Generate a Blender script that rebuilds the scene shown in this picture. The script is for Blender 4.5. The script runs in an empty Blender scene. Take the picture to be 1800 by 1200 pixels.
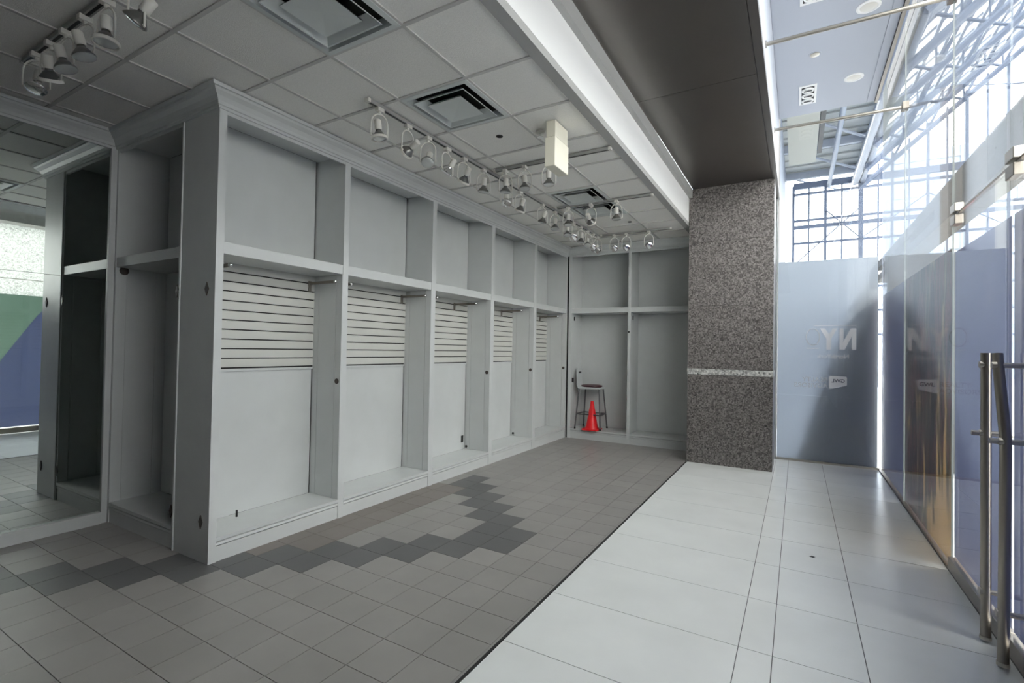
import bpy, math, random
from mathutils import Vector, Matrix
random.seed(7)
scene = bpy.context.scene
C = scene.collection

# ------------------------------------------------------------------ camera
YAW, PITCH, ROLL, FPX = math.radians(30.2148), math.radians(0.8929), math.radians(1.0068), 862.0
CAMZ = 1.55
cam_data = bpy.data.cameras.new('camera'); cam = bpy.data.objects.new('camera', cam_data); C.objects.link(cam)
cam_data.sensor_width = 36.0; cam_data.lens = FPX / 1800 * 36.0; cam_data.clip_end = 500; cam_data.clip_start = 0.05
_fw = Vector((-math.sin(YAW) * math.cos(PITCH), math.cos(YAW) * math.cos(PITCH), math.sin(PITCH)))
_rt = Vector((math.cos(YAW), math.sin(YAW), 0)); _up = _rt.cross(_fw)
_r2 = _rt * math.cos(ROLL) + _up * math.sin(ROLL); _u2 = _up * math.cos(ROLL) - _rt * math.sin(ROLL)
cam.matrix_world = Matrix(((_r2.x, _u2.x, -_fw.x, 0), (_r2.y, _u2.y, -_fw.y, 0), (_r2.z, _u2.z, -_fw.z, CAMZ), (0, 0, 0, 1)))
scene.camera = cam

# ------------------------------------------------------------------ world and exposure
SKY = 8.0
world = bpy.data.worlds.new('world'); scene.world = world; world.use_nodes = True
_bg = world.node_tree.nodes['Background']
_bg.inputs[0].default_value = (1.0, 0.995, 0.985, 1); _bg.inputs[1].default_value = SKY
vs = scene.view_settings
vs.view_transform = 'Standard'; vs.look = 'None'; vs.gamma = 1.0; vs.use_curve_mapping = False
vs.exposure = 0.36
scene.cycles.max_bounces = 12; scene.cycles.diffuse_bounces = 7; scene.cycles.glossy_bounces = 5
scene.cycles.transmission_bounces = 8; scene.cycles.transparent_max_bounces = 24
scene.cycles.caustics_reflective = False; scene.cycles.caustics_refractive = False
scene.cycles.use_denoising = True

# ------------------------------------------------------------------ materials
def lin(c):
    return tuple((v / 12.92 if v <= .04045 else ((v + .055) / 1.055) ** 2.4) for v in c)

def mat(name, col, rough=.5, metal=0., var=0., noise=0., nscale=8., bump=0., bscale=60., spec=.5, coat=0.):
    m = bpy.data.materials.new(name); m.use_nodes = True
    nt = m.node_tree; b = nt.nodes['Principled BSDF']
    b.inputs['Roughness'].default_value = rough; b.inputs['Metallic'].default_value = metal
    b.inputs['Specular IOR Level'].default_value = spec; b.inputs['Coat Weight'].default_value = coat
    c = lin(col); b.inputs['Base Color'].default_value = (*c, 1)
    last = None
    if noise or var:
        rgb = nt.nodes.new('ShaderNodeRGB'); rgb.outputs[0].default_value = (*c, 1)
        hsv = nt.nodes.new('ShaderNodeHueSaturation'); nt.links.new(rgb.outputs[0], hsv.inputs['Color'])
        val = None
        if noise:
            tc = nt.nodes.new('ShaderNodeNewGeometry')
            n = nt.nodes.new('ShaderNodeTexNoise'); n.inputs['Scale'].default_value = nscale; n.inputs['Detail'].default_value = 6
            nt.links.new(tc.outputs['Position'], n.inputs['Vector'])
            mr = nt.nodes.new('ShaderNodeMapRange'); mr.inputs[1].default_value = .25; mr.inputs[2].default_value = .75
            mr.inputs[3].default_value = 1 - noise; mr.inputs[4].default_value = 1 + noise
            nt.links.new(n.outputs['Fac'], mr.inputs[0]); val = mr.outputs[0]
        if var:
            oi = nt.nodes.new('ShaderNodeObjectInfo')
            mr2 = nt.nodes.new('ShaderNodeMapRange'); mr2.inputs[3].default_value = 1 - var; mr2.inputs[4].default_value = 1 + var
            nt.links.new(oi.outputs['Random'], mr2.inputs[0])
            if val:
                mu = nt.nodes.new('ShaderNodeMath'); mu.operation = 'MULTIPLY'
                nt.links.new(val, mu.inputs[0]); nt.links.new(mr2.outputs[0], mu.inputs[1]); val = mu.outputs[0]
            else:
                val = mr2.outputs[0]
        nt.links.new(val, hsv.inputs['Value']); nt.links.new(hsv.outputs[0], b.inputs['Base Color'])
    if bump:
        tc = nt.nodes.new('ShaderNodeNewGeometry')
        n = nt.nodes.new('ShaderNodeTexNoise'); n.inputs['Scale'].default_value = bscale; n.inputs['Detail'].default_value = 4
        nt.links.new(tc.outputs['Position'], n.inputs['Vector'])
        bp = nt.nodes.new('ShaderNodeBump'); bp.inputs['Strength'].default_value = bump; bp.inputs['Distance'].default_value = .01
        nt.links.new(n.outputs['Fac'], bp.inputs['Height']); nt.links.new(bp.outputs[0], b.inputs['Normal'])
    return m

def granite(name, dark, light, scale, rough=.35):
    m = mat(name, dark, rough); nt = m.node_tree; b = nt.nodes['Principled BSDF']
    g = nt.nodes.new('ShaderNodeNewGeometry')
    v = nt.nodes.new('ShaderNodeTexVoronoi'); v.inputs['Scale'].default_value = scale
    n = nt.nodes.new('ShaderNodeTexNoise'); n.inputs['Scale'].default_value = scale * .8; n.inputs['Detail'].default_value = 5
    nt.links.new(g.outputs['Position'], v.inputs['Vector']); nt.links.new(g.outputs['Position'], n.inputs['Vector'])
    bw = nt.nodes.new('ShaderNodeRGBToBW'); nt.links.new(v.outputs['Color'], bw.inputs[0])
    ad = nt.nodes.new('ShaderNodeMath'); ad.operation = 'ADD'; nt.links.new(bw.outputs[0], ad.inputs[0]); nt.links.new(n.outputs['Fac'], ad.inputs[1])
    r = nt.nodes.new('ShaderNodeValToRGB')
    e = r.color_ramp.elements
    e[0].position = .28; e[0].color = (*[x * .25 for x in lin(dark)], 1)
    e[1].position = .85; e[1].color = (*lin(light), 1)
    k = e.new(.5); k.color = (*lin(dark), 1)
    mu = nt.nodes.new('ShaderNodeMath'); mu.operation = 'MULTIPLY'; mu.inputs[1].default_value = .58
    nt.links.new(ad.outputs[0], mu.inputs[0]); nt.links.new(mu.outputs[0], r.inputs[0]); nt.links.new(r.outputs[0], b.inputs['Base Color'])
    return m

def glass(name, tint=(1, 1, 1), ior=1.5, rough=0.0):
    """thin architectural pane: lets light straight through and mirrors by Fresnel"""
    m = bpy.data.materials.new(name); m.use_nodes = True; nt = m.node_tree
    nt.nodes.remove(nt.nodes['Principled BSDF']); out = nt.nodes['Material Output']
    t = nt.nodes.new('ShaderNodeBsdfTransparent'); t.inputs[0].default_value = (*tint, 1)
    gl = nt.nodes.new('ShaderNodeBsdfGlossy'); gl.inputs['Roughness'].default_value = rough
    ge = nt.nodes.new('ShaderNodeNewGeometry'); dp = nt.nodes.new('ShaderNodeVectorMath'); dp.operation = 'DOT_PRODUCT'
    nt.links.new(ge.outputs['Normal'], dp.inputs[0]); nt.links.new(ge.outputs['Incoming'], dp.inputs[1])
    def mth(op, a, b=None):
        q = nt.nodes.new('ShaderNodeMath'); q.operation = op
        for i_, v_ in enumerate((a, b)):
            if v_ is None: continue
            if isinstance(v_, float): q.inputs[i_].default_value = v_
            else: nt.links.new(v_, q.inputs[i_])
        return q.outputs[0]
    f0 = ((ior - 1) / (ior + 1)) ** 2                       # Schlick, the same from either side of the thin pane
    sch = mth('ADD', mth('MULTIPLY', mth('POWER', mth('SUBTRACT', 1.0, mth('ABSOLUTE', dp.outputs['Value'])), 5.0), 1.0 - f0), f0)
    mx = nt.nodes.new('ShaderNodeMixShader')
    nt.links.new(sch, mx.inputs[0]); nt.links.new(t.outputs[0], mx.inputs[1]); nt.links.new(gl.outputs[0], mx.inputs[2])
    nt.links.new(mx.outputs[0], out.inputs[0])
    return m

def film(name, col, trans=.6, clear=0.0):
    """vinyl film on glass: part diffuse, part translucent"""
    m = bpy.data.materials.new(name); m.use_nodes = True; nt = m.node_tree
    nt.nodes.remove(nt.nodes['Principled BSDF']); out = nt.nodes['Material Output']
    d = nt.nodes.new('ShaderNodeBsdfDiffuse'); d.inputs[0].default_value = (*lin(col), 1)
    t = nt.nodes.new('ShaderNodeBsdfTranslucent'); t.inputs[0].default_value = (*lin(col), 1)
    mx = nt.nodes.new('ShaderNodeMixShader'); mx.inputs[0].default_value = trans
    nt.links.new(d.outputs[0], mx.inputs[1]); nt.links.new(t.outputs[0], mx.inputs[2])
    tr = nt.nodes.new('ShaderNodeBsdfTransparent')
    mx2 = nt.nodes.new('ShaderNodeMixShader'); mx2.inputs[0].default_value = clear
    nt.links.new(mx.outputs[0], mx2.inputs[1]); nt.links.new(tr.outputs[0], mx2.inputs[2])
    nt.links.new(mx2.outputs[0], out.inputs[0])
    return m

M = {}
M['paint'] = mat('white_cabinet_paint', (.78, .79, .785), .38, noise=.03, nscale=5)
M['wall'] = mat('white_wall_paint', (.86, .865, .86), .6)
M['void'] = mat('black_void', (.03, .03, .03), .9)
M['shadow_gap'] = mat('dark_slat_backing', (.16, .16, .16), .8)
M['slat'] = mat('slatwall_laminate', (.78, .78, .755), .5, noise=.02)
M['ctile'] = mat('ceiling_board', (.93, .925, .905), .9, noise=.05, nscale=90, bump=.25, bscale=180, var=.025)
M['cbar'] = mat('ceiling_grid_metal', (.78, .775, .76), .6)
M['gtile'] = mat('grey_floor_tile', (.565, .555, .54), .42, noise=.06, nscale=3.5, var=.045)
M['dtile'] = mat('dark_floor_tile', (.36, .36, .36), .42, noise=.06, nscale=3.5, var=.04)
M['btile'] = mat('worn_brown_floor_tile', (.49, .465, .445), .5, noise=.10, nscale=3.5, var=.04)
M['grout'] = mat('dark_grout', (.33, .325, .32), .85)
M['wtile'] = mat('white_floor_tile', (.90, .91, .90), .24, noise=.045, nscale=2.6, var=.012)
M['wgrout'] = mat('grey_grout', (.40, .40, .40), .85)
M['granite'] = granite('grey_granite', (.345, .33, .32), (.56, .54, .53), 62)
M['granite_pale'] = granite('pale_granite', (.62, .62, .61), (.86, .86, .84), 48)
M['bronze'] = mat('dark_bronze_soffit_metal', (.50, .485, .47), .34, metal=1.0, noise=.03, nscale=2)
M['fascia'] = mat('white_fascia_paint', (.93, .93, .925), .6)
M['fascia_grey'] = mat('grey_gypsum_edge', (.66, .66, .65), .7)
M['hiceil'] = mat('pale_blue_white_ceiling', (.70, .72, .76), .7)
M['steel'] = mat('brushed_stainless', (.74, .72, .68), .28, metal=1.0)
M['dsteel'] = mat('dark_stainless', (.60, .575, .54), .33, metal=1.0)
M['chrome'] = mat('chrome', (.88, .88, .88), .06, metal=1.0)
M['bulb'] = mat('bulb_lens_glass', (.78, .79, .78), .12, metal=.35)
M['lampwhite'] = mat('white_lamp_enamel', (.84, .83, .80), .4)
M['lampgrey'] = mat('grey_lamp_reflector', (.45, .45, .44), .3, metal=.6)
M['rail'] = mat('grey_track_enamel', (.60, .60, .585), .5)
M['black'] = mat('black_plastic', (.07, .07, .07), .5)
M['brownknob'] = mat('dark_brown_cap', (.28, .25, .23), .45)
M['mirror'] = mat('mirror_silver', (.88, .91, .89), .015, metal=1.0)
M['glass'] = glass('clear_glass', (.975, .985, .98))
M['glass_thin'] = glass('roof_glass', (.97, .985, .99), 1.3)
M['glass_edge'] = mat('green_glass_edge', (.48, .51, .50), .3)
M['film_back'] = film('pale_blue_frosted_film', (.82, .84, .87), .66)
M['film_side'] = film('blue_violet_film', (.55, .565, .665), .55)
M['film_green'] = film('green_film', (.62, .69, .655), .5)
M['film_violet'] = film('violet_film', (.53, .555, .66), .5)
M['print'] = film('pale_vinyl_print', (.96, .96, .96), .1, .3)
M['print_dim'] = film('dim_vinyl_print', (.93, .93, .93), .1, .5)
def print_film(name):
    m = film(name, (.5, .5, .5), .5); nt = m.node_tree
    g = nt.nodes.new('ShaderNodeNewGeometry'); mp = nt.nodes.new('ShaderNodeMapping'); mp.inputs['Scale'].default_value = (1, 2.6, .55); mp.inputs['Rotation'].default_value = (.22, 0, 0)
    n = nt.nodes.new('ShaderNodeTexNoise'); n.inputs['Scale'].default_value = 2.2; n.inputs['Detail'].default_value = 3; n.inputs['Distortion'].default_value = .8
    r = nt.nodes.new('ShaderNodeValToRGB'); e = r.color_ramp.elements
    e[0].position = .36; e[0].color = (*lin((.30, .29, .30)), 1); e[1].position = .72; e[1].color = (*lin((.80, .72, .58)), 1)
    for p_, c_ in ((.46, (.36, .33, .33)), (.52, (.58, .42, .42)), (.58, (.40, .39, .37))): e.new(p_).color = (*lin(c_), 1)
    nt.links.new(g.outputs['Position'], mp.inputs[0]); nt.links.new(mp.outputs[0], n.inputs['Vector'])
    sp = nt.nodes.new('ShaderNodeSeparateXYZ'); nt.links.new(g.outputs['Position'], sp.inputs[0])
    def mr_(o_, a_, b_):
        q = nt.nodes.new('ShaderNodeMapRange'); q.inputs[1].default_value = a_; q.inputs[2].default_value = b_; nt.links.new(o_, q.inputs[0]); return q.outputs[0]
    mu = nt.nodes.new('ShaderNodeMath'); mu.operation = 'MULTIPLY'; nt.links.new(mr_(sp.outputs['Z'], 1.5, .3), mu.inputs[0]); nt.links.new(mr_(sp.outputs['Y'], 6.0, 5.0), mu.inputs[1])
    m3 = nt.nodes.new('ShaderNodeMath'); m3.operation = 'MULTIPLY_ADD'; m3.inputs[1].default_value = .3; nt.links.new(mu.outputs[0], m3.inputs[0]); nt.links.new(n.outputs['Fac'], m3.inputs[2])
    nt.links.new(m3.outputs[0], r.inputs[0])
    for nd in nt.nodes:
        if nd.type in ('BSDF_DIFFUSE', 'BSDF_TRANSLUCENT'): nt.links.new(r.outputs[0], nd.inputs[0])
    return m
M['film_print'] = print_film('brown_printed_film')
M['red'] = mat('red_cone_plastic', (.93, .12, .15), .4)
M['maroon'] = mat('maroon_seat_vinyl', (.30, .13, .17), .45)
M['stoolmetal'] = mat('grey_stool_steel', (.42, .42, .43), .35, metal=.7)
M['stoolback'] = mat('pale_grey_stool_back', (.76, .77, .77), .4)
M['cream'] = mat('cream_box_enamel', (.89, .875, .81), .5)
M['difw'] = mat('diffuser_enamel', (.79, .81, .80), .45)
M['concrete'] = mat('grey_concrete', (.47, .465, .45), .85, noise=.12, nscale=12, bump=.2, bscale=70)
M['ground'] = mat('pale_paving', (.80, .80, .80), .8, noise=.05, nscale=1)
M['swhite'] = mat('white_painted_steel', (.56, .59, .64), .5)
M['sgrey'] = mat('blue_grey_steel', (.34, .39, .48), .5)
M['deck'] = mat('grey_steel_deck', (.62, .635, .63), .6, noise=.05, nscale=2)
M['deckpanel'] = mat('cream_ceiling_panel', (.66, .66, .62), .7)
M['blueglass'] = mat('blue_curtain_wall_glass', (.56, .63, .72), .12, spec=.8)
M['beige'] = mat('beige_panel', (.78, .70, .55), .5, noise=.06, nscale=4)
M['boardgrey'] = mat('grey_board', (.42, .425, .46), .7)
M['pilaster'] = mat('brown_grey_stone', (.40, .37, .34), .7)
M['darkkiosk'] = mat('dark_kiosk', (.22, .19, .18), .4)
M['pinkred'] = mat('muted_red_panel', (.66, .30, .30), .5)

# ------------------------------------------------------------------ helpers
class MB:
    def __init__(s): s.v = []; s.f = []
    def add(s, vs_, fs):
        o = len(s.v); s.v += [tuple(p) for p in vs_]; s.f += [tuple(i + o for i in f) for f in fs]; return s
    def box(s, x0, x1, y0, y1, z0, z1):
        x0, x1 = min(x0, x1), max(x0, x1); y0, y1 = min(y0, y1), max(y0, y1); z0, z1 = min(z0, z1), max(z0, z1)
        return s.add([(x0, y0, z0), (x1, y0, z0), (x1, y1, z0), (x0, y1, z0), (x0, y0, z1), (x1, y0, z1), (x1, y1, z1), (x0, y1, z1)],
                     [(3, 2, 1, 0), (4, 5, 6, 7), (0, 1, 5, 4), (1, 2, 6, 5), (2, 3, 7, 6), (3, 0, 4, 7)])
    def cone(s, p0, p1, r0, r1, n=12, caps=True):
        p0, p1 = Vector(p0), Vector(p1); d = (p1 - p0).normalized()
        a = d.orthogonal().normalized(); b = d.cross(a)
        vs_ = []
        for p, r in ((p0, r0), (p1, r1)):
            for k in range(n):
                t = 2 * math.pi * k / n; vs_.append(p + a * (r * math.cos(t)) + b * (r * math.sin(t)))
        fs = [(k, (k + 1) % n, n + (k + 1) % n, n + k) for k in range(n)]
        if caps: fs += [tuple(reversed(range(n))), tuple(range(n, 2 * n))]
        return s.add(vs_, fs)
    def lathe(s, p0, d, prof, n=16):
        """prof: list of (distance along d, radius)"""
        p0 = Vector(p0); d = Vector(d).normalized(); a = d.orthogonal().normalized(); b = d.cross(a)
        vs_ = []
        for t, r in prof:
            for k in range(n):
                w = 2 * math.pi * k / n; vs_.append(p0 + d * t + a * (r * math.cos(w)) + b * (r * math.sin(w)))
        fs = []
        for i in range(len(prof) - 1):
            for k in range(n): fs.append((i * n + k, i * n + (k + 1) % n, (i + 1) * n + (k + 1) % n, (i + 1) * n + k))
        fs.append(tuple(reversed(range(n)))); fs.append(tuple(range((len(prof) - 1) * n, len(prof) * n)))
        return s.add(vs_, fs)
    def tube(s, pts, r, n=8):
        pts = [Vector(p) for p in pts]; vs_ = []; fs = []
        ref = None
        for i, p in enumerate(pts):
            t = (pts[min(i + 1, len(pts) - 1)] - pts[max(i - 1, 0)]).normalized()
            if ref is None: ref = t.orthogonal().normalized()
            a = (ref - t * ref.dot(t)).normalized(); ref = a; b = t.cross(a)
            for k in range(n):
                w = 2 * math.pi * k / n; vs_.append(p + a * (r * math.cos(w)) + b * (r * math.sin(w)))
        for i in range(len(pts) - 1):
            for k in range(n): fs.append((i * n + k, i * n + (k + 1) % n, (i + 1) * n + (k + 1) % n, (i + 1) * n + k))
        fs.append(tuple(reversed(range(n)))); fs.append(tuple(range((len(pts) - 1) * n, len(pts) * n)))
        return s.add(vs_, fs)
    def prism(s, poly, axis, a, b):
        """extrude a 2D polygon (in the other two axes, in order) from a to b along axis"""
        def P(u, v, w): return {0: (w, u, v), 1: (u, w, v), 2: (u, v, w)}[axis]
        n = len(poly)
        vs_ = [P(u, v, a) for u, v in poly] + [P(u, v, b) for u, v in poly]
        fs = [(k, (k + 1) % n, n + (k + 1) % n, n + k) for k in range(n)] + [tuple(reversed(range(n))), tuple(range(n, 2 * n))]
        return s.add(vs_, fs)
    def mapped(s, fn):
        s.v = [fn(*p) for p in s.v]; return s
    def mesh(s, name, smooth=False):
        import bmesh
        me = bpy.data.meshes.new(name); me.from_pydata([tuple(p) for p in s.v], [], s.f)
        bm = bmesh.new(); bm.from_mesh(me); bmesh.ops.recalc_face_normals(bm, faces=bm.faces); bm.to_mesh(me); bm.free()
        if smooth:
            me.polygons.foreach_set('use_smooth', [True] * len(me.polygons))
            me.set_sharp_from_angle(angle=math.radians(38))
        me.update(); return me

def tag(o, label=None, cat=None, group=None, kind=None):
    if label: o['label'] = label
    if cat: o['category'] = cat
    if group: o['group'] = group
    if kind: o['kind'] = kind
    return o

def obj(name, mb, m, parent=None, smooth=False, bevel=0):
    """mesh object, vertices in world coordinates, kept there when parented"""
    me = mb if isinstance(mb, bpy.types.Mesh) else mb.mesh(name, smooth)
    if not me.materials: me.materials.append(M[m] if isinstance(m, str) else m)
    o = bpy.data.objects.new(name, me); C.objects.link(o)
    if parent is not None:
        o.parent = parent
        if parent.type == 'EMPTY': o.matrix_parent_inverse = Matrix.Translation(-parent.location)
    if bevel:
        b = o.modifiers.new('bevel', 'BEVEL'); b.width = bevel; b.segments = 2; b.limit_method = 'ANGLE'
    return o

def thing(name, loc, label, cat=None, group=None, kind=None):
    o = bpy.data.objects.new(name, None); C.objects.link(o); o.location = loc; o.empty_display_size = .1
    return tag(o, label, cat, group, kind)

def copy_tree(root, label=None):
    r = root.copy(); C.objects.link(r)
    if label: r['label'] = label
    for ch in root.children:
        c = ch.copy(); C.objects.link(c); c.parent = r
        for g in ch.children:
            d = g.copy(); C.objects.link(d); d.parent = c
    return r

B = lambda *a: MB().box(*a)
ORD = ['first', 'second', 'third', 'fourth', 'fifth', 'sixth', 'seventh', 'eighth', 'ninth', 'tenth', 'eleventh', 'twelfth', 'thirteenth', 'fourteenth', 'fifteenth', 'sixteenth']

# ------------------------------------------------------------------ dimensions (metres)
XC = -3.56            # cabinet fronts on the left
YE = 1.93             # front of the end bay and pier
XM = -5.15            # mirror plane
YB = 8.05             # front of the back cabinets
ZC = 3.36             # suspended ceiling
XT = -1.35            # grey / white floor boundary
XG = 0.98             # side glass
YG = 8.27             # back glass
ZS = 3.88             # dark soffit
ZH = 5.05             # high ceiling
YN = -5.0             # near end of the shop

# ------------------------------------------------------------------ shell walls
tag(obj('wall_left', B(-5.35, XM - .03, YN, 2.5, 0, 3.6), 'wall'), 'white painted wall behind the tall mirror', kind='structure')
tag(obj('wall_left', B(-5.35, -4.02, 2.42, 8.75, 0, 3.6), 'void'), 'dark wall behind the left cabinet run', kind='structure')
tag(obj('wall_back', B(-4.02, -1.0, 8.56, 8.75, 0, 3.6), 'void'), 'dark wall behind the rear cabinets', kind='structure')
tag(obj('wall_right', B(XG, XG + .2, YN, .095, 0, ZH + .1), 'wall'), 'white side wall behind the camera', kind='structure')
tag(obj('wall_upper', B(-12, .93, -14, YG + .02, ZH + .13, 22), 'concrete'), 'upper storeys of the building above the shop', kind='structure')
tag(obj('wall_back', B(-1.32, -.275, 8.30, 8.75, 0, ZS), 'wall'), 'white wall strip behind the granite column', kind='structure')
tag(obj('wall_near', B(-5.35, XG, YN - .15, YN, 0, ZH), 'wall'), 'white wall behind the camera', kind='structure')

# ------------------------------------------------------------------ floors
def in_view(p):
    q = cam.matrix_world.inverted() @ Vector(p)
    if q.z > -.1: return False
    return abs(q.x / -q.z) < 900 / FPX * 1.03 and abs(q.y / -q.z) < 600 / FPX * 1.05

fl = tag(obj('floor', B(-5.35, XT, YN, 8.6, -.06, -.004), 'grout'), 'grey tiled shop floor with a dark zigzag band', kind='structure')
PX, PY = .256, .2545
gx0, gy0 = -3.168, 2.20
dark = set()
for c in range(-8, 5):
    if c <= 2: dark |= {(c, c), (c, c + 1)}
dark |= {(3, 3), (3, 4), (3, 5), (3, 6), (4, 4), (4, 5)}
for c in range(2, -2, -1): dark |= {(c, 8 - c), (c, 9 - c)}
tile_me = MB().box(0, PX - .004, 0, PY - .004, -.004, 0).mesh('tile'); tile_me.materials.append(M['gtile'])
cells = []
for i in range(-8, 7):
    for j in range(-28, 24):
        x, y = gx0 + i * PX, gy0 + j * PY
        if x < -5.3 or y > 8.05 or (x < XC - .2 and y > 1.95): continue
        ctr = (x + PX / 2, y + PY / 2, 0)
        vis = in_view(ctr) or in_view((x, y, 0)) or in_view((x + PX, y + PY, 0))
        cells.append((0 if vis else 1, (Vector(ctr) - cam.location if False else Vector((ctr[0], ctr[1], -CAMZ))).length, i, j, x, y))
cells.sort()
rest = {'gtile': MB(), 'dtile': MB(), 'btile': MB()}
for n, (hid, dist, i, j, x, y) in enumerate(cells):
    m = 'dtile' if (i, j) in dark else ('btile' if (x < -3.3 and 1.95 < y < 4.3) else 'gtile')
    if n < 300:
        o = bpy.data.objects.new('tile', tile_me); C.objects.link(o); o.location = (x + .002, y + .002, 0); o.parent = fl
        o.material_slots[0].link = 'OBJECT'; o.material_slots[0].material = M[m]
    else:
        rest[m].box(x + .002, x + PX - .002, y + .002, y + PY - .002, -.004, 0)
for m, mb in rest.items():
    if mb.v: tag(obj('far_tiles', mb, m, fl), kind='stuff')
obj('edge_strip', B(gx0 + 7 * PX + .002, XT, YN, 7.3, -.004, .002), 'gtile', fl)

fw = tag(obj('floor', B(XT, XG + .05, YN, YG + .1, -.06, -.004), 'wgrout'), 'large white tiled floor beside the glass', kind='structure')
for x0, x1 in ((XT + .006, -.26), (-.26, -.10), (-.10, .31), (.31, XG - .02)):
    for k in range(-12, 11):
        y0 = 2.27 + .609 * k; y1 = min(y0 + .609, YG)
        if y0 < YN or y1 - y0 < .05 : continue
        obj('tile', B(x0 + .0022, x1 - .0022, y0 + .0022, y1 - .0022, -.004, 0), 'wtile', fw)
trim = tag(obj('trim_1', B(XT - .008, XT + .006, YN, 7.3, -.01, .004), 'shadow_gap'), 'thin dark strip between grey and white floor tiles', kind='structure')
tag(obj('stain_mark', MB().prism([(0.09, 4.44), (.115, 4.425), (.13, 4.45), (.105, 4.462)], 2, .0, .0012), 'black'), 'small dark scuff on the white floor', 'scuff')

# ------------------------------------------------------------------ suspended ceiling
ce = tag(obj('ceiling', B(-5.35, -1.37, YN, 8.75, ZC + .05, ZC + .2), 'shadow_gap'), 'suspended ceiling of square grey boards in a metal grid', kind='structure')
cxs = [-5.15, -4.95, -4.352, -3.748, -3.144, -2.54, -1.937, -1.44]
cys = [YN] + [2.04 + .6065 * k for k in range(-11, 10)] + [8.05]
cys = [y for y in cys if y >= YN]
DIFF = [(5, 1.4335), (5, 2.646), (5, 5.072), (5, 5.679)]
for a in range(len(cxs) - 1):
    for b in range(len(cys) - 1):
        x0, x1, y0, y1 = cxs[a], cxs[a + 1], cys[b], cys[b + 1]
        if x1 < XC - .02 and y0 > 1.95: continue
        if any(a == da and abs(y0 - dy) < .1 for da, dy in DIFF): continue
        if x1 - x0 < .04 or y1 - y0 < .04: continue
        obj('ceiling_tile', B(x0 + .008, x1 - .008, y0 + .008, y1 - .008, ZC + .008, ZC + .03), 'ctile', ce)
for x in cxs[1:-1]:
    y1 = YE if x < XC - .02 else 8.05
    obj('grid_bar', B(x - .012, x + .012, YN, y1, ZC, ZC + .012), 'cbar', ce)
for y in cys[1:-1]:
    x0 = XC if y > YE else -5.15
    obj('grid_bar', B(x0, -1.44, y - .012, y + .012, ZC - .0008, ZC + .011), 'cbar', ce)

# plasterboard edge, white fascia, ledge, dark soffit, bulkhead, high ceiling
ed = tag(obj('trim_2', B(-1.44, -1.36, YN, 8.3, ZC - .004, ZC + .06), 'fascia_grey'), 'grey plasterboard margin along the ceiling edge', kind='structure')
tag(obj('trim_3', B(-1.44, -1.358, YN, 8.3, ZC + .05, 3.76), 'fascia'), 'bright white vertical fascia stepping up from the ceiling', kind='structure')
tag(obj('trim_4', B(-1.44, -1.31, YN, 8.3, 3.752, 3.87), 'fascia_grey'), 'narrow grey ledge beside the dark metal soffit', kind='structure')
so = tag(obj('ceiling', B(-1.31, -.31, YN, 8.4, ZS, ZS + .06), 'bronze'), 'dark bronze metal soffit running to the granite column', kind='structure')
for y0, y1 in ((YN, -1.6), (-1.595, 1.45), (1.455, 4.5), (4.505, 8.35)):
    obj('metal_panel', B(-1.305, -.315, y0, y1, ZS - .004, ZS), 'bronze', so)
tag(obj('trim_5', B(-.306, -.245, YN, 8.4, ZS - .006, ZS + .06), 'bronze'), 'dark metal edge strip of the soffit', kind='structure')
tag(obj('wall_bulkhead', B(-.33, -.26, YN, YG, ZS + .05, ZH), 'hiceil'), 'pale upright bulkhead above the dark soffit', kind='structure')
hc = tag(obj('ceiling', B(-.33, .89, YN, YG - .01, ZH, ZH + .12), 'hiceil'), 'high pale ceiling over the glazed entrance strip', kind='structure')
for x0, x1, y0, y1 in ((-.255, .79, 6.17, 8.25), (-.255, .79, 3.2, 6.16), (-.255, .79, 0, 3.19), (-.255, .79, -5, -.01), (.80, .885, -5, 8.25)):
    obj('ceiling_panel', B(x0, x1, y0, y1, ZH - .006, ZH), 'hiceil', hc)
tag(obj('trim_6', B(.89, .925, YN, YG, ZH - .03, ZH + .12), 'dsteel'), 'dark channel along the high ceiling edge', kind='structure')

# crown moulding: profile (out, z) swept along straight runs with mitred ends
PROF = [(0, 3.225), (.012, 3.225), (.014, 3.243), (.024, 3.247), (.03, 3.27), (.048, 3.297), (.075, 3.32), (.083, 3.335), (.098, 3.337), (.105, ZC - .001), (0, ZC - .001)]
def crown(name, p0, p1, out, m0, m1, label):
    """m0/m1: shift along the run per unit of projection at either end (mitre)"""
    p0, p1, out = Vector(p0), Vector(p1), Vector(out); d = (p1 - p0).normalized(); n = len(PROF)
    vs_ = [p0 + out * a + d * (m0 * a) + Vector((0, 0, z)) for a, z in PROF] + [p1 + out * a + d * (m1 * a) + Vector((0, 0, z)) for a, z in PROF]
    fs = [(k, (k + 1) % n, n + (k + 1) % n, n + k) for k in range(n)] + [tuple(reversed(range(n))), tuple(range(n, 2 * n))]
    return tag(obj(name, MB().add(vs_, fs), 'paint'), label, kind='structure')
crown('trim_7', (XC, YE, 0), (XC, YB, 0), (1, 0, 0), -1, -1, 'white crown moulding above the long left cabinet run')
crown('trim_8', (XM, YE, 0), (XC, YE, 0), (0, -1, 0), 1, 1, 'white crown moulding above the narrow end bay and pier')
crown('trim_9', (XM, YN, 0), (XM, YE, 0), (1, 0, 0), 0, -1, 'white crown moulding above the tall mirror')
crown('trim_10', (XC, YB, 0), (-1.44, YB, 0), (0, -1, 0), 1, 0, 'white crown moulding above the rear cabinets')

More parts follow.
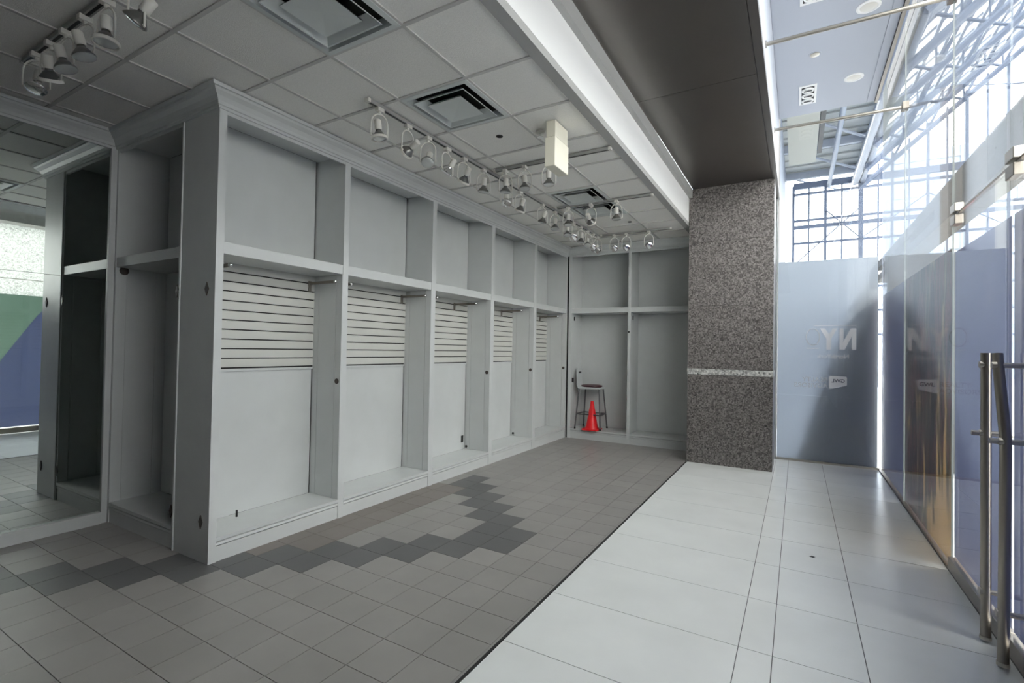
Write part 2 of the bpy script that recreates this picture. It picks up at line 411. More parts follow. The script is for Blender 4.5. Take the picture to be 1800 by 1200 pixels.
# ------------------------------------------------------------------ cabinets
def bay(root, fn, w, D, o):
    """fn maps (u along, d depth, z) to world; w inner width"""
    def part(name, mb, m, parent=root, bevel=0): return obj(name, mb.mapped(fn), m, parent, bevel=bevel)
    part('plinth_board', B(0, w, .008, .03, 0, .108), 'paint')
    part('plinth_moulding', MB().prism([(.004, .113), (.0, .118), (.004, .132), (.012, .138), (.03, .138), (.03, .113)], 0, 0, w).mapped(lambda x, y, z: (x, y, z)), 'paint')
    part('plinth_top', B(0, w, -.002, D - .004, .146, .172), 'paint')
    gap = o.get('gap', .014)
    part('backing', B(0, w, D + .014, D + .024, .172, 3.3), 'void')
    if o.get('slats', True):
        part('lower_back_panel', B(.0, w - gap, D, D + .012, .172, 1.332), 'paint')
        sw = part('slatwall', B(0, w - .004, D + .004, D + .013, 1.345, 2.2), 'shadow_gap')
        part('slatwall_edge', B(0, w - .004, D - .012, D, 1.332, 1.352), 'paint', sw)
        n = 11; p = (2.2 - 1.352) / n
        for k in range(n):
            z0 = 1.352 + p * k
            part('slat', MB().prism([(D + .006, z0 + .013), (D - .01, z0 + .013), (D - .01, z0 + p), (D - .004, z0 + p + .004), (D + .006, z0 + p + .004)], 0, 0, w - .004).mapped(lambda x, y, z: (x, y, z)), 'slat', sw)
    else:
        part('lower_back_panel', B(0, w - gap, D, D + .012, .172, 2.2), 'paint')
    part('upper_back_panel', B(0, w - gap, D, D + .012, 2.285, 3.285), 'paint')
    part('shelf', B(0, w, .004, D - .004, 2.2, 2.285), 'paint', bevel=.003)
    part('top_panel', B(0, w, .004, D - .004, 3.285, 3.3), 'paint')
    part('header', B(0, w, .002, .02, 3.2, 3.3), 'paint')
    for u0, u1, side in o['sides']:
        sp = part('side_panel', B(u0, u1, 0, D + .014, 0, 3.3), 'paint', bevel=.002)
        if side:
            e = u0 if side > 0 else u1
            for d0, d1 in ((.001, .078), (.082, .31), (.314, D - .003)):
                part('lining_board', B(e - .006 * (side > 0), e + .006 * (side < 0), d0, d1, .173, 2.199), 'paint', sp)
    return part

def cap(part, u, d, z, r=.024, axis=(-1, 0, 0), m='brownknob', name='rod_cap'):
    return part(name, MB().lathe((u, d, z), axis, [(0, r), (.006, r), (.009, r * .8)], 16), m)

left_posts = [(1.93, 1.985), (3.055, 3.115), (4.30, 4.37), (5.54, 5.62), (6.785, 6.87), (8.03, 8.12)]
LB = ['white open display bay nearest the camera with slatwall and wide shelf', 'second white slatwall display bay along the left run', 'third white slatwall display bay, with a small hinge at its lower back',
      'fourth white slatwall display bay along the left run', 'last white slatwall display bay before the rear corner']
for k in range(5):
    y0 = left_posts[k][1]; y1 = left_posts[k + 1][0]; w = y1 - y0
    root = thing('display_cabinet', (XC, (y0 + y1) / 2, 0), LB[k], 'cabinet', 'display bays along the left run')
    sides = [(w, w + left_posts[k + 1][1] - left_posts[k + 1][0], 1)]
    fnk = (lambda y0: lambda u, d, z: (XC - d, y0 + u, z))(y0)
    part = bay(root, fnk, w, .39, {'sides': sides})
    if k in (0, 2, 3, 4): cap(part, w - .006, .045, 1.232)
    if k == 2:
        h = part('hinge', B(w - .09, w - .055, .378, .39, .27, .36), 'black')
        part('hinge_leaf', B(w - .055, w - .02, .383, .39, .28, .35), 'stoolback', h)
        cap(part, w - .006, .36, .205, .018, m='black', name='cable_port')
    if k == 3: cap(part, w - .006, .34, .215, .018, m='black', name='cable_port')
    if k == 0: part('cable_stub', B(.32, .332, .30, .31, .172, .225), 'black')

# end bay facing the camera, with the pier on its right
root = thing('display_cabinet', (-4.3, YE, 0), 'narrow end display bay facing the camera between mirror and pier', 'cabinet')
w = 1.05; fne = lambda u, d, z: (-5.11 + u, YE + d, z)
part = bay(root, fne, w, .40, {'sides': [(-.06, 0, -1), (w, w + .03, 1)], 'slats': False, 'gap': .02})
cap(part, .006, .06, 2.175, .036, (1, 0, 0))
pier = part('pier_panel', B(w + .03, 1.55, 0, .055, 0, 3.3), 'paint')
part('corner_bead', MB().cone((w + .028, -.001, 0), (w + .028, -.001, 3.225), .008, .008, 8), 'paint', pier)
for dx, z in ((-4.068, 1.944), (-3.66, 1.944), (-4.068, .287), (-3.66, .283)):
    part('diamond_plate', MB().prism([(dx + 5.11 - .024, z), (dx + 5.11, z - .05), (dx + 5.11 + .024, z), (dx + 5.11, z + .05)], 1, -.006, 0).mapped(lambda x, y, z: (x, y, z)), 'brownknob', pier)

# rear bays
RB = ['rear white display bay holding the stool and red cone', 'rear white display bay next to the granite column, empty']
for k, (x0, x1, x2) in enumerate(((-3.47, -2.455, -2.405), (-2.405, -1.38, -1.33))):
    w = x1 - x0
    root = thing('display_cabinet', ((x0 + x1) / 2, YB, 0), RB[k], 'cabinet', 'rear display bays')
    fnb = (lambda x0: lambda u, d, z: (x0 + u, YB + d, z))(x0)
    sides = [(w, w + x2 - x1, 0)]
    if k == 0: sides.append((-.06, 0, 0))
    part = bay(root, fnb, w, .46, {'sides': sides, 'slats': False, 'gap': 0})
    part('hinge', B(0, .008, .1, .13, 2.08, 2.15), 'black')
    if k == 0: cap(part, w + .02, 0, 1.87, .016, (0, -1, 0), 'black', 'bolt_cap'); part('rear_lever', B(0, .03, .05, .07, .98, 1.06), 'black')
obj_corner = tag(obj('trim_11', B(-3.557, -3.533, YB + .004, YB + .05, .0, 3.22), 'void'), 'dark vertical joint in the cabinet corner', kind='structure')

# ------------------------------------------------------------------ mirror
root = thing('wall_mirror', (XM, 0, 0), 'tall wall mirror beside the narrow end bay', 'mirror')
for z0, z1 in ((.10, 2.079), (2.082, 3.225)):
    for y0, y1 in ((-4.9, -1.6), (-1.598, 0.25), (.252, 1.885)):
        obj('mirror_pane', B(XM - .006, XM, y0, y1, z0, z1), 'mirror', root)
obj('bottom_rail', B(XM - .01, XM + .035, -4.9, 1.885, 0, .10), 'paint', root, bevel=.004)
obj('side_stile', B(XM - .01, XM + .02, 1.885, YE - .001, 0, 3.225), 'paint', root, bevel=.003)

# ------------------------------------------------------------------ granite column
col = tag(obj('column', B(-1.345, -.285, 7.31, 7.84, 0, ZS), 'granite'), 'square granite column with a pale band', kind='structure')
obj('granite_slab', B(-1.352, -.277, 7.30, 7.85, 0, 1.238), 'granite', col, bevel=.003)
obj('granite_band', B(-1.356, -.273, 7.296, 7.854, 1.242, 1.322), 'granite_pale', col, bevel=.003)
for z0, z1 in ((1.326, 2.198), (2.201, 3.10), (3.103, ZS - .01)):
    obj('granite_slab', B(-1.352, -.277, 7.30, 7.85, z0, z1), 'granite', col, bevel=.002)
obj('socket_plate', B(-1.362, -1.352, 7.36, 7.43, 1.0, 1.14), 'stoolback', col)

# ------------------------------------------------------------------ glazing
def pane_y(name, parent, x, y0, y1, z0, z1, m, t=.010): return obj(name, B(x, x + t, y0, y1, z0, z1), m, parent)
# back glass
w1 = thing('window_1', (.36, YG, 0), 'tall glass end wall with pale blue film and mirrored lettering', kind='structure')
obj('glass_pane', B(-.262, XG - .012, YG, YG + .01, .01, ZH), 'glass', w1)
fb = obj('frosted_film', B(-.255, .945, YG + .0105, YG + .0115, .03, 2.905), 'film_back', w1)
obj('floor_channel', B(-.262, XG - .012, YG - .012, YG + .03, 0, .03), 'steel', w1)
obj('glass_edge_strip', B(-.272, -.262, YG - .006, YG + .016, 0, ZH), 'glass_edge', w1)

def text_mesh(body, size, x, z, m, name, parent, bold=0.0, shear=0.0, off=.0012):
    """lettering printed to be read from outside: runs towards -X seen from inside"""
    cu = bpy.data.curves.new(name, 'FONT'); cu.body = body; cu.size = size; cu.extrude = .0004; cu.offset = bold; cu.shear = shear
    to = bpy.data.objects.new('tmp', cu); C.objects.link(to)
    dg = bpy.context.evaluated_depsgraph_get(); me = bpy.data.meshes.new_from_object(to.evaluated_get(dg))
    bpy.data.objects.remove(to); me.materials.clear()
    for v in me.vertices:
        X, Y, Z = v.co; v.co = (x - X, YG - off + Z, z + Y)
    me.flip_normals(); me.materials.append(M[m]); me.name = name
    return obj(name, me, m, parent)
PRY0, PRY1 = YG - .002, YG - .0005
obj('letter_n', MB().prism([(.703, 1.622), (.652, 1.622), (.652, 1.81), (.57, 1.622), (.51, 1.622), (.51, 1.922), (.555, 1.922), (.555, 1.735), (.64, 1.922), (.703, 1.922)], 1, PRY0, PRY1), 'print', fb)
obj('letter_y', MB().prism([(.485, 1.922), (.43, 1.922), (.385, 1.84), (.335, 1.922), (.275, 1.922), (.355, 1.775), (.355, 1.622), (.41, 1.622), (.41, 1.775)], 1, PRY0, PRY1), 'print', fb)
ring = MB()
pts = [(.19 + .082 * math.cos(t), 1.80 + .118 * math.sin(t)) for t in [math.radians(a) for a in range(-50, 300, 12)]]
ring.tube([(p[0], PRY0, p[1]) for p in pts] + [(.245, PRY0, 1.70)], .008, 4)
obj('letter_c', ring, 'print_dim', fb)
obj('rule_line', B(.20, .703, PRY0, PRY1, 1.957, 1.966), 'print', fb)
obj('rule_line', B(.115, .262, PRY0, PRY1, 1.632, 1.644), 'print', fb)
text_mesh('NorthYork', .083, .625, 1.50, 'print', 'small_lettering', fb, .0012)
lg = obj('logo_plate', MB().prism([(.60, 1.235), (.588, 1.247), (.40, 1.25), (.388, 1.238), (.388, 1.078), (.40, 1.066), (.59, 1.118), (.60, 1.13)], 1, PRY0, PRY1), 'print', fb)
text_mesh('GWL', .068, .575, 1.162, 'boardgrey', 'logo_lettering', fb, .002, 0, .0028)
text_mesh('REALTY', .090, .375, 1.163, 'print_dim', 'realty_lettering', fb, .001)
text_mesh('ADVISORS', .090, .375, 1.078, 'print_dim', 'advisors_lettering', fb, .001)

# side glass panels (fixed)
side = [('window_2', 6.62, YG - .02, 'narrow fixed glass panel in the corner with violet film'), ('window_3', 4.735, 6.615, 'fixed glass panel between corner and door with a brown printed film'),
        ('window_6', .85, 2.395, 'filmed glass panel beside the camera'), ('window_7', .10, .845, 'filmed glass panel just behind the camera')]
for nme, y0, y1, lab in side:
    wr = thing(nme, (XG, (y0 + y1) / 2, 0), lab, kind='structure')
    pane_y('glass_pane', wr, XG, y0 + .002, y1 - .002, .012, ZH + .1, 'glass')
    obj('floor_channel', B(XG - .018, XG + .028, y0, y1, 0, .014), 'dsteel', wr)
    if nme > 'window_5': obj('frosted_film', B(XG + .0105, XG + .0115, y0 + .01, y1 - .01, .03, 2.315), 'film_side', wr)
    if nme == 'window_3': obj('printed_film', B(XG + .0105, XG + .0115, y0 + .02, y1 - .012, .03, 2.36), 'film_print', wr)
    if nme == 'window_2': obj('violet_film', B(XG + .0105, XG + .0115, y0 + .01, y1 - .03, .03, 2.36), 'film_side', wr)
    if nme in ('window_2', 'window_3'): obj('glass_edge_strip', B(XG - .001, XG + .011, y0 - .001, y0 + .002, .014, ZH), 'glass_edge', wr)
wr = thing('window_4', (XG, 3.6, 2.58), 'clear glass transom above the double doors', kind='structure')
for y0, y1 in ((3.602, 4.733), (2.402, 3.598)): pane_y('glass_pane', wr, XG, y0, y1, 2.582, ZH + .1, 'glass')
obj('transom_edge', B(XG - .003, XG + .013, 2.402, 4.733, 2.572, 2.582), 'dsteel', wr)

# doors
for n, (y0, y1, hy, lab) in enumerate(((3.605, 4.725, 3.655, 'frameless glass door leaf with violet film next to the fixed panel'), (2.41, 3.595, 3.40, 'nearer frameless glass door leaf with violet and green film'))):
    d = thing('door_%d' % (n + 1), (XG, (y0 + y1) / 2, 0), lab, kind='structure')
    pane_y('glass_pane', d, XG, y0, y1, .09, 2.57, 'glass', .012)
    obj('bottom_rail', B(XG - .022, XG + .034, y0, y1, .008, .098), 'dsteel', d, bevel=.004)
    if n == 0: obj('violet_film', B(XG + .0125, XG + .0135, y0 + .012, y1 - .012, .112, 2.315), 'film_side', d)
    else:
        edge = [(3.40, 2.315), (3.15, 1.95), (2.95, 1.60), (2.70, 1.15), (y0 + .012, .70)]
        obj('violet_film', MB().prism(edge + [(y0 + .012, .112), (y1 - .012, .112), (y1 - .012, 2.315)], 0, XG + .0125, XG + .0135), 'film_violet', d)
        obj('green_film', MB().prism(edge + [(y0 + .012, 2.315)], 0, XG + .0125, XG + .0135), 'film_green', d)
    py = y1 - .05 if n == 0 else y1 - .02
    for a, b in ((py - .09, py + .03),):
        pf = obj('patch_fitting', B(XG - .02, XG + .03, a, b, 2.50, 2.566), 'dsteel', d, bevel=.004)
        obj('patch_cover', B(XG - .021, XG + .031, a, b, 2.588, 2.65), 'steel', pf, bevel=.004)
    hb = MB()
    if n == 0: path = [(.90, hy, .03), (.90, hy, 1.0), (.90, hy + .003, 1.575)]
    else: path = [(.90, hy - .01, .02), (.90, hy - .04, 1.05), (.90, hy - .04, 1.14), (.90, hy + .03, 1.38), (.90, hy + .08, 1.57)]
    h = obj('pull_handle', hb.tube(path, .023, 16), 'dsteel', d, smooth=True)
    for z, xa in ((1.51, .9), (1.132, .84), (.27, .9)):
        yy = (path[0][1] if z < 1 else (path[2][1] if z < 1.2 and n else path[-1][1] - (.02 if n else 0)))
        obj('standoff', MB().cone((xa, yy, z), (XG + (.09 if z > .5 else .02), yy, z), .014, .014, 12), 'steel', h, smooth=True)
        obj('clamp_collar', MB().cone((.872, yy, z), (.89, yy, z), .019, .022, 12), 'steel', h, smooth=True)
    obj('foot_cap', MB().cone((.90, path[0][1], .012), (.90, path[0][1], .03), .026, .026, 16), 'steel', h, smooth=True)

# stainless rods from bulkhead to the side glass
for k, (y, lab) in enumerate(((6.62, 'stainless tie rod across the entrance strip, farther one'), (4.735, 'stainless tie rod across the entrance strip, nearer one'), (2.4, 'stainless tie rod overhead near the camera'))):
    r = thing('tie_rod', (.36, y, 4.23), lab, 'tie rod', 'glass tie rods')
    obj('rod', MB().cone((-.258, y, 4.235), (XG - .02, y, 4.225), .017, .017, 12), 'steel', r, smooth=True)
    obj('wall_flange', MB().cone((-.26, y, 4.235), (-.25, y, 4.235), .032, .032, 16), 'steel', r, smooth=True)
    obj('glass_clamp', B(XG - .03, XG + .03, y - .05, y + .05, 4.19, 4.27), 'dsteel', r, bevel=.006)

# ------------------------------------------------------------------ high-ceiling fittings
def downlight(x, y, lab):
    r = thing('recessed_downlight', (x, y, ZH), lab, 'downlight', 'round downlights in the high ceiling')
    obj('trim_ring', MB().lathe((x, y, ZH - .006), (0, 0, -1), [(0, .105), (.008, .105), (.012, .085), (.006, .075)], 28), 'fascia', r, smooth=True)
    obj('lens', MB().lathe((x, y, ZH - .012), (0, 0, -1), [(0, .074), (.004, .06), (.010, .02)], 20), 'lampwhite', r, smooth=True)
downlight(.59, 5.965, 'round white recessed downlight near the top edge of the picture')
downlight(.588, 7.42, 'round white recessed downlight beside the square vent')
r = thing('sprinkler_plate', (.148, 6.64, ZH), 'small round concealed sprinkler plate in the high ceiling', 'sprinkler')
obj('plate', MB().lathe((.148, 6.64, ZH - .006), (0, 0, -1), [(0, .05), (.006, .05), (.008, .045)], 20), 'steel', r, smooth=True)
obj('escutcheon', MB().lathe((.148, 6.64, ZH - .006), (0, 0, -1), [(0, .07), (.003, .068)], 20), 'hiceil', r, smooth=True)
for (x, y, lab) in ((.095, 7.63, 'square white three-nozzle air vent in the high ceiling, farther one'), (.095, 5.36, 'square white three-nozzle air vent at the top edge of the picture')):
    r = thing('nozzle_vent', (x, y, ZH), lab, 'vent', 'square vents in the high ceiling')
    obj('plate', B(x - .10, x + .10, y - .27, y + .27, ZH - .018, ZH - .006), 'fascia', r)
    obj('dark_inset', B(x - .072, x + .072, y - .235, y + .235, ZH - .02, ZH - .018), 'black', r)
    for k in (-1, 0, 1):
        nz = obj('nozzle', MB().lathe((x, y + k * .155, ZH - .02), (0, 0, -1), [(0, .072), (.012, .07), (.014, .052), (.004, .046)], 20), 'fascia', r, smooth=True)
        obj('nozzle_slot', B(x - .045, x + .045, y + k * .155 - .012, y + k * .155 + .012, ZH - .0365, ZH - .034), 'black', nz)

# ------------------------------------------------------------------ ceiling diffusers
DL = ['large square air diffuser at the top edge of the picture', 'square air diffuser beside the near end of the long light track', 'square air diffuser behind the hanging cream box', 'square air diffuser farthest back, partly behind a cross track']
def sq_ring(mb, cx, cy, h0, z0, h1, z1, t=.004):
    v = []
    for h, z in ((h0, z0), (h1, z1), (h1, z1 + t), (h0, z0 + t)):
        v += [(cx - h, cy - h, z), (cx + h, cy - h, z), (cx + h, cy + h, z), (cx - h, cy + h, z)]
    f = []
    for a in range(4):
        b = (a + 1) % 4
        for k in range(4): f.append((a * 4 + k, a * 4 + (k + 1) % 4, b * 4 + (k + 1) % 4, b * 4 + k))
    return mb.add(v, f)
for (a, y0), lab in zip(DIFF, DL):
    cx, cy = (cxs[5] + cxs[6]) / 2, y0 + .303
    r = thing('air_diffuser', (cx, cy, ZC), lab, 'air diffuser', 'square ceiling diffusers')
    obj('face_frame', sq_ring(sq_ring(MB(), cx, cy, .296, ZC - .003, .262, ZC - .006), cx, cy, .262, ZC - .006, .25, ZC + .045), 'difw', r)
    obj('dark_plenum', B(cx - .28, cx + .28, cy - .28, cy + .28, ZC + .048, ZC + .05), 'void', r)
    obj('louvre_ring', sq_ring(MB(), cx, cy, .215, ZC - .012, .165, ZC + .036), 'difw', r)
    obj('louvre_ring', sq_ring(sq_ring(MB(), cx, cy, .223, ZC - .014, .215, ZC - .012), cx, cy, .15, ZC - .014, .145, ZC - .012), 'difw', r)
    cp = MB(); sq_ring(cp, cx, cy, .15, ZC - .014, .11, ZC + .018)
    cp.add([(cx - .15, cy - .15, ZC - .013), (cx + .15, cy - .15, ZC - .013), (cx + .15, cy + .15, ZC - .013), (cx - .15, cy + .15, ZC - .013), (cx, cy, ZC - .006)], [(0, 1, 4), (1, 2, 4), (2, 3, 4), (3, 0, 4)])
    obj('centre_plate', cp, 'difw', r)

# ------------------------------------------------------------------ small ceiling fittings
r = thing('ceiling_box_sign', (-1.69, 3.58, ZC), 'cream rectangular box hanging edge-on from the ceiling', 'box sign')
obj('canopy', B(-1.735, -1.655, 3.46, 3.70, ZC - .13, ZC), 'cream', r, bevel=.004)
obj('sign_body', B(-1.74, -1.65, 3.45, 3.71, ZC - .365, ZC - .134), 'cream', r, bevel=.005)
r = thing('ceiling_sprinkler', (-1.86, 3.60, ZC), 'small white sprinkler head beside the cream box', 'sprinkler')
obj('escutcheon', MB().lathe((-1.86, 3.60, ZC + .002), (0, 0, -1), [(0, .04), (.012, .038), (.016, .015)], 16), 'lampwhite', r, smooth=True)
obj('deflector', MB().lathe((-1.86, 3.60, ZC - .012), (0, 0, -1), [(0, .008), (.03, .008), (.032, .026), (.036, .026)], 12), 'chrome', r, smooth=True)
for x, y, lab in ((-2.215, 3.53, 'small round black opening in a ceiling board beside the near diffuser'), (-2.05, 6.75, 'small round black opening in a rear ceiling board')):
    r = thing('ceiling_port', (x, y, ZC), lab, 'opening')
    obj('rim', MB().lathe((x, y, ZC + .0075), (0, 0, -1), [(0, .03), (.004, .03), (.005, .026)], 16), 'black', r)
    obj('recess', MB().lathe((x, y, ZC + .0075), (0, 0, -1), [(0, .024), (.0055, .02)], 14), 'void', r)

# ------------------------------------------------------------------ light tracks and spotlights
def track(p0, p1, lab):
    p0, p1 = Vector(p0), Vector(p1)
    r = thing('lighting_track', p0, lab, 'light track', 'ceiling light tracks')
    ax = 1 if abs(p1.y - p0.y) > abs(p1.x - p0.x) else 0
    prof = [(-.018, ZC - .001), (-.018, ZC - .026), (-.008, ZC - .026), (-.008, ZC - .008), (.008, ZC - .008), (.008, ZC - .026), (.018, ZC - .026), (.018, ZC - .001)]
    if ax: obj('rail', MB().prism([(p0.x + a, z) for a, z in prof], 1, p0.y, p1.y), 'rail', r); obj('slot', B(p0.x - .0075, p0.x + .0075, p0.y + .01, p1.y - .01, ZC - .0265, ZC - .0085), 'black', r)
    else: obj('rail', MB().prism([(p0.y + a, z) for a, z in prof], 0, p0.x, p1.x), 'rail', r); obj('slot', B(p0.x + .01, p1.x - .01, p0.y - .0075, p0.y + .0075, ZC - .0265, ZC - .0085), 'black', r)
    for p in (p0, p1):
        s = .012
        obj('end_cap', B(p.x - (s if not ax else .02), p.x + (s if not ax else .02), p.y - (s if ax else .02), p.y + (s if ax else .02), ZC - .03, ZC - .001), 'lampwhite', r)
track((-2.72, 2.52, ZC), (-2.72, 7.36, ZC), 'long light track running along the left cabinets')
track((-2.655, 4.16, ZC), (-1.45, 4.16, ZC), 'cross light track behind the cream box')
track((-2.655, 5.62, ZC), (-1.45, 5.62, ZC), 'cross light track between the two rear diffusers')
track((-2.655, 7.28, ZC), (-1.6, 7.28, ZC), 'rearmost cross light track in front of the rear crown moulding')
track((-4.32, 1.11, ZC), (-2.45, 1.11, ZC), 'light track at the upper left corner above the mirror')

def spot(x, y, aim, kind, yaw, lab, group, drop=.165):
    """track head: adapter, U-shaped yoke, socket, reflector bulb"""
    r = thing('track_spotlight', (x, y, ZC), lab, 'spotlight', group)
    zt = ZC - .026
    obj('track_adapter', B(x - .02, x + .02, y - .032, y + .032, zt - .026, zt + .004), 'lampwhite', r, bevel=.004)
    obj('stem', MB().cone((x, y, zt - .045), (x, y, zt - .024), .011, .013, 10), 'lampwhite', r, smooth=True)
    aim = Vector(aim).normalized()
    side_ = Vector((math.cos(yaw), math.sin(yaw), 0)); side_ = (side_ - aim * side_.dot(aim)).normalized()
    piv = Vector((x, y, zt - .045 - drop))       # pivot height: the yoke ends
    W = .066
    top = Vector((x, y, zt - .045)); dn = (piv - top)
    pts = []
    for f_, w_ in ((1, 1), (.62, 1.0), (.36, .97), (.2, .85), (.08, .6), (0, .28)): pts.append(top + dn * f_ - side_ * (W * w_))
    pts += [p_ + side_ * (2 * W * w_) for p_, w_ in zip(reversed(pts), (.28, .6, .85, .97, 1, 1))]
    obj('yoke', MB().tube(pts, .0055, 6), 'lampwhite', r, smooth=True)
    base = piv - aim * .128
    obj('socket', MB().lathe(base, aim, [(0, .02), (.006, .026), (.07, .026), (.078, .022)], 14), 'lampwhite', r, smooth=True)
    b = obj('bulb_reflector', MB().lathe(base + aim * .076, aim, [(0, .019), (.014, .02), (.02, .028), (.055, .054), (.062, .056), (.066, .054)], 18), 'chrome' if kind == 'chrome' else 'lampgrey', r, smooth=True)
    obj('bulb_lens', MB().lathe(base + aim * .142, aim, [(0, .053), (.004, .046), (.008, .026), (.0095, .006)], 18), 'chrome' if kind == 'chrome' else 'bulb', b, smooth=True)
    if kind == 'ring': obj('lens_ring', MB().lathe(base + aim * .132, aim, [(0, .059), (.018, .061), (.019, .055), (.004, .055)], 20), 'lampwhite', r, smooth=True)
    for s in (-1, 1): obj('pivot_screw', MB().cone(piv + side_ * (W * s), piv + side_ * ((W - .015) * s), .005, .005, 6), 'lampwhite', r)

A = [(2.64, (.12, .05, -1), 'ring', 1.2), (2.95, (-.85, .05, -.42), 'ring', 1.6), (3.20, (.25, -.5, -.75), 'lens', .5), (3.467, (-.45, -.15, -.75), 'chrome', 1.2), (3.72, (-.5, .1, -.75), 'ring', 1.0),
     (4.05, (-.1, 0, -1), 'lens', .6), (4.50, (.25, -.35, -.8), 'chrome', .9), (4.80, (-.35, .1, -.75), 'ring', .8), (5.36, (-.35, .0, -1), 'lens', .5), (5.72, (.05, -.2, -1), 'lens', .5),
     (6.12, (.1, -.2, -1), 'lens', .7), (6.33, (.45, -.75, -.55), 'chrome', .5), (6.60, (-.1, 0, -1), 'lens', .4), (6.86, (.2, -.5, -.9), 'lens', .5), (7.08, (.4, -.8, -.6), 'chrome', .5), (7.28, (.3, -.7, -.7), 'chrome', .5)]
for k, (y, aim, kind, yaw) in enumerate(A):
    spot(-2.72, y, aim, kind, yaw, 'white track spotlight on the long track, %s from its near end' % ORD[k], 'spotlights on the long track')
for k, (x, aim, kind) in enumerate(((-2.53, (-.05, 0, -1), 'lens'), (-2.31, (.1, -.1, -1), 'lens'), (-2.05, (.02, 0, -1), 'lens'))):
    spot(x, 4.16, aim, kind, 0.4, ['white spotlight on the cross track behind the cream box, leftmost', 'white spotlight on the cross track behind the cream box, middle one', 'white spotlight on the cross track behind the cream box, just left of the box'][k], 'spotlights on the cross tracks')
for k, (x, aim, kind) in enumerate(((-2.49, (.05, -.1, -1), 'lens'), (-2.19, (0, .9, -.5), 'ring'), (-1.87, (0, 0, -1), 'lens'))):
    spot(x, 5.62, aim, kind, .3 if k != 1 else 0, 'white spotlight on the cross track between the rear diffusers, %s' % ('leftmost', 'middle one', 'rightmost')[k], 'spotlights on the cross tracks')
for k, (x, aim) in enumerate(((-2.45, (.3, -.8, -.5)), (-2.26, (.4, -.85, -.35)), (-1.92, (.3, -.85, -.35)))):
    spot(x, 7.28, aim, 'chrome', .2, 'chrome-faced spotlight on the rearmost cross track, %s' % ('leftmost', 'middle one', 'rightmost')[k], 'spotlights on the cross tracks')
EL = [(-4.10, (.25, -.2, -.9), 'chrome', .9), (-3.87, (-.35, .25, -.8), 'ring', .4), (-3.65, (.2, .2, -.9), 'lens', .3), (-3.40, (.15, .2, -.9), 'lens', .4), (-3.13, (.05, -.02, -1), 'ring', .2), (-2.80, (-.5, -.3, -.7), 'lens', .4)]
for k, (x, aim, kind, yaw) in enumerate(EL):
    spot(x, 1.11, aim, kind, yaw, 'white spotlight on the upper left track, %s from its left end' % ORD[k], 'spotlights on the upper left track')

# ------------------------------------------------------------------ hang arms in the slatwalls
HA = [(2.05, 'chrome-tipped hanging arm at the near end of the first slatwall bay'), (2.99, 'hanging arm at the far end of the first slatwall bay'), (3.17, 'chrome-tipped hanging arm at the near end of the second slatwall bay'),
      (4.22, 'hanging arm at the far end of the second slatwall bay'), (4.43, 'hanging arm at the near end of the third slatwall bay'), (5.22, 'hanging arm near the middle of the third slatwall bay'),
      (6.42, 'hanging arm in the fourth slatwall bay'), (7.72, 'hanging arm in the last slatwall bay')]
for k, (y, lab) in enumerate(HA):
    r = thing('garment_hook', (XC - .38, y, 2.1), lab, 'hanging arm', 'hanging arms under the shelves')
    obj('bracket', B(XC - .376, XC - .366, y - .014, y + .014, 2.05, 2.15), 'dsteel', r)
    obj('arm', B(XC - .366, XC - .04, y - .007, y + .007, 2.115, 2.14), 'dsteel', r)
    obj('end_ball', MB().lathe((XC - .042, y, 2.128), (1, 0, 0), [(0, .008), (.006, .016), (.016, .019), (.026, .014), (.031, .004)], 12), 'chrome', r, smooth=True)

# ------------------------------------------------------------------ stool and cone in the rear bay
sx, sy, sz = -3.15, 8.25, .172
r = thing('work_stool', (sx, sy, sz), 'grey metal stool with maroon seat and short pale back', 'stool')
seat_z = sz + .735
top4 = [(-.185, -.13), (.185, -.13), (.165, .13), (-.165, .13)]; bot4 = [(-.235, -.19), (.235, -.19), (.225, .19), (-.225, .19)]
for (ax, ay), (bx, by) in zip(top4, bot4):
    lg_ = obj('leg', MB().cone((sx + bx, sy + by, sz), (sx + ax, sy + ay, seat_z - .02), .0125, .0125, 10), 'stoolmetal', r, smooth=True)
    obj('foot_cap', MB().cone((sx + bx, sy + by, sz), (sx + bx * .99, sy + by * .99, sz + .03), .016, .016, 10), 'black', lg_)
t_ = .36
rp = [(sx + bx + (ax - bx) * t_, sy + by + (ay - by) * t_, sz + .26) for (ax, ay), (bx, by) in zip(top4, bot4)]
for k in range(4): obj('foot_ring_bar', MB().cone(rp[k], rp[(k + 1) % 4], .0115, .0115, 8), 'stoolmetal', r, smooth=True)
obj('seat_frame', MB().prism([(sx - .2, sy - .15), (sx + .2, sy - .15), (sx + .2, sy + .15), (sx - .2, sy + .15)], 2, seat_z - .035, seat_z), 'stoolback', r, bevel=.012)
obj('seat_pad', MB().lathe((sx, sy, seat_z), (0, 0, 1), [(0, .155), (.015, .17), (.03, .165), (.04, .13)], 24).mapped(lambda x, y, z: (sx + (x - sx) * 1.12, sy + (y - sy) * .9, z)), 'maroon', r, smooth=True)
bm_b = MB()
prof_b = [(-.185, -.03), (-.205, -.015), (-.222, .02), (-.228, .08), (-.23, .20), (-.226, .33)]     # (x, z) swept sheet, wider at the top
for k_i, (dx, dz) in enumerate(prof_b):
    hw = .13 - .012 * max(0, dz - .25) / .08
    for yy in (-hw, hw):
        bm_b.v += [(sx + dx, sy + yy, seat_z + dz), (sx + dx - .012, sy + yy, seat_z + dz)]
for k_i in range(len(prof_b) - 1):
    o_ = k_i * 4; n_ = o_ + 4
    bm_b.f += [(o_, o_ + 2, n_ + 2, n_), (o_ + 1, n_ + 1, n_ + 3, o_ + 3), (o_, n_, n_ + 1, o_ + 1), (o_ + 2, o_ + 3, n_ + 3, n_ + 2)]
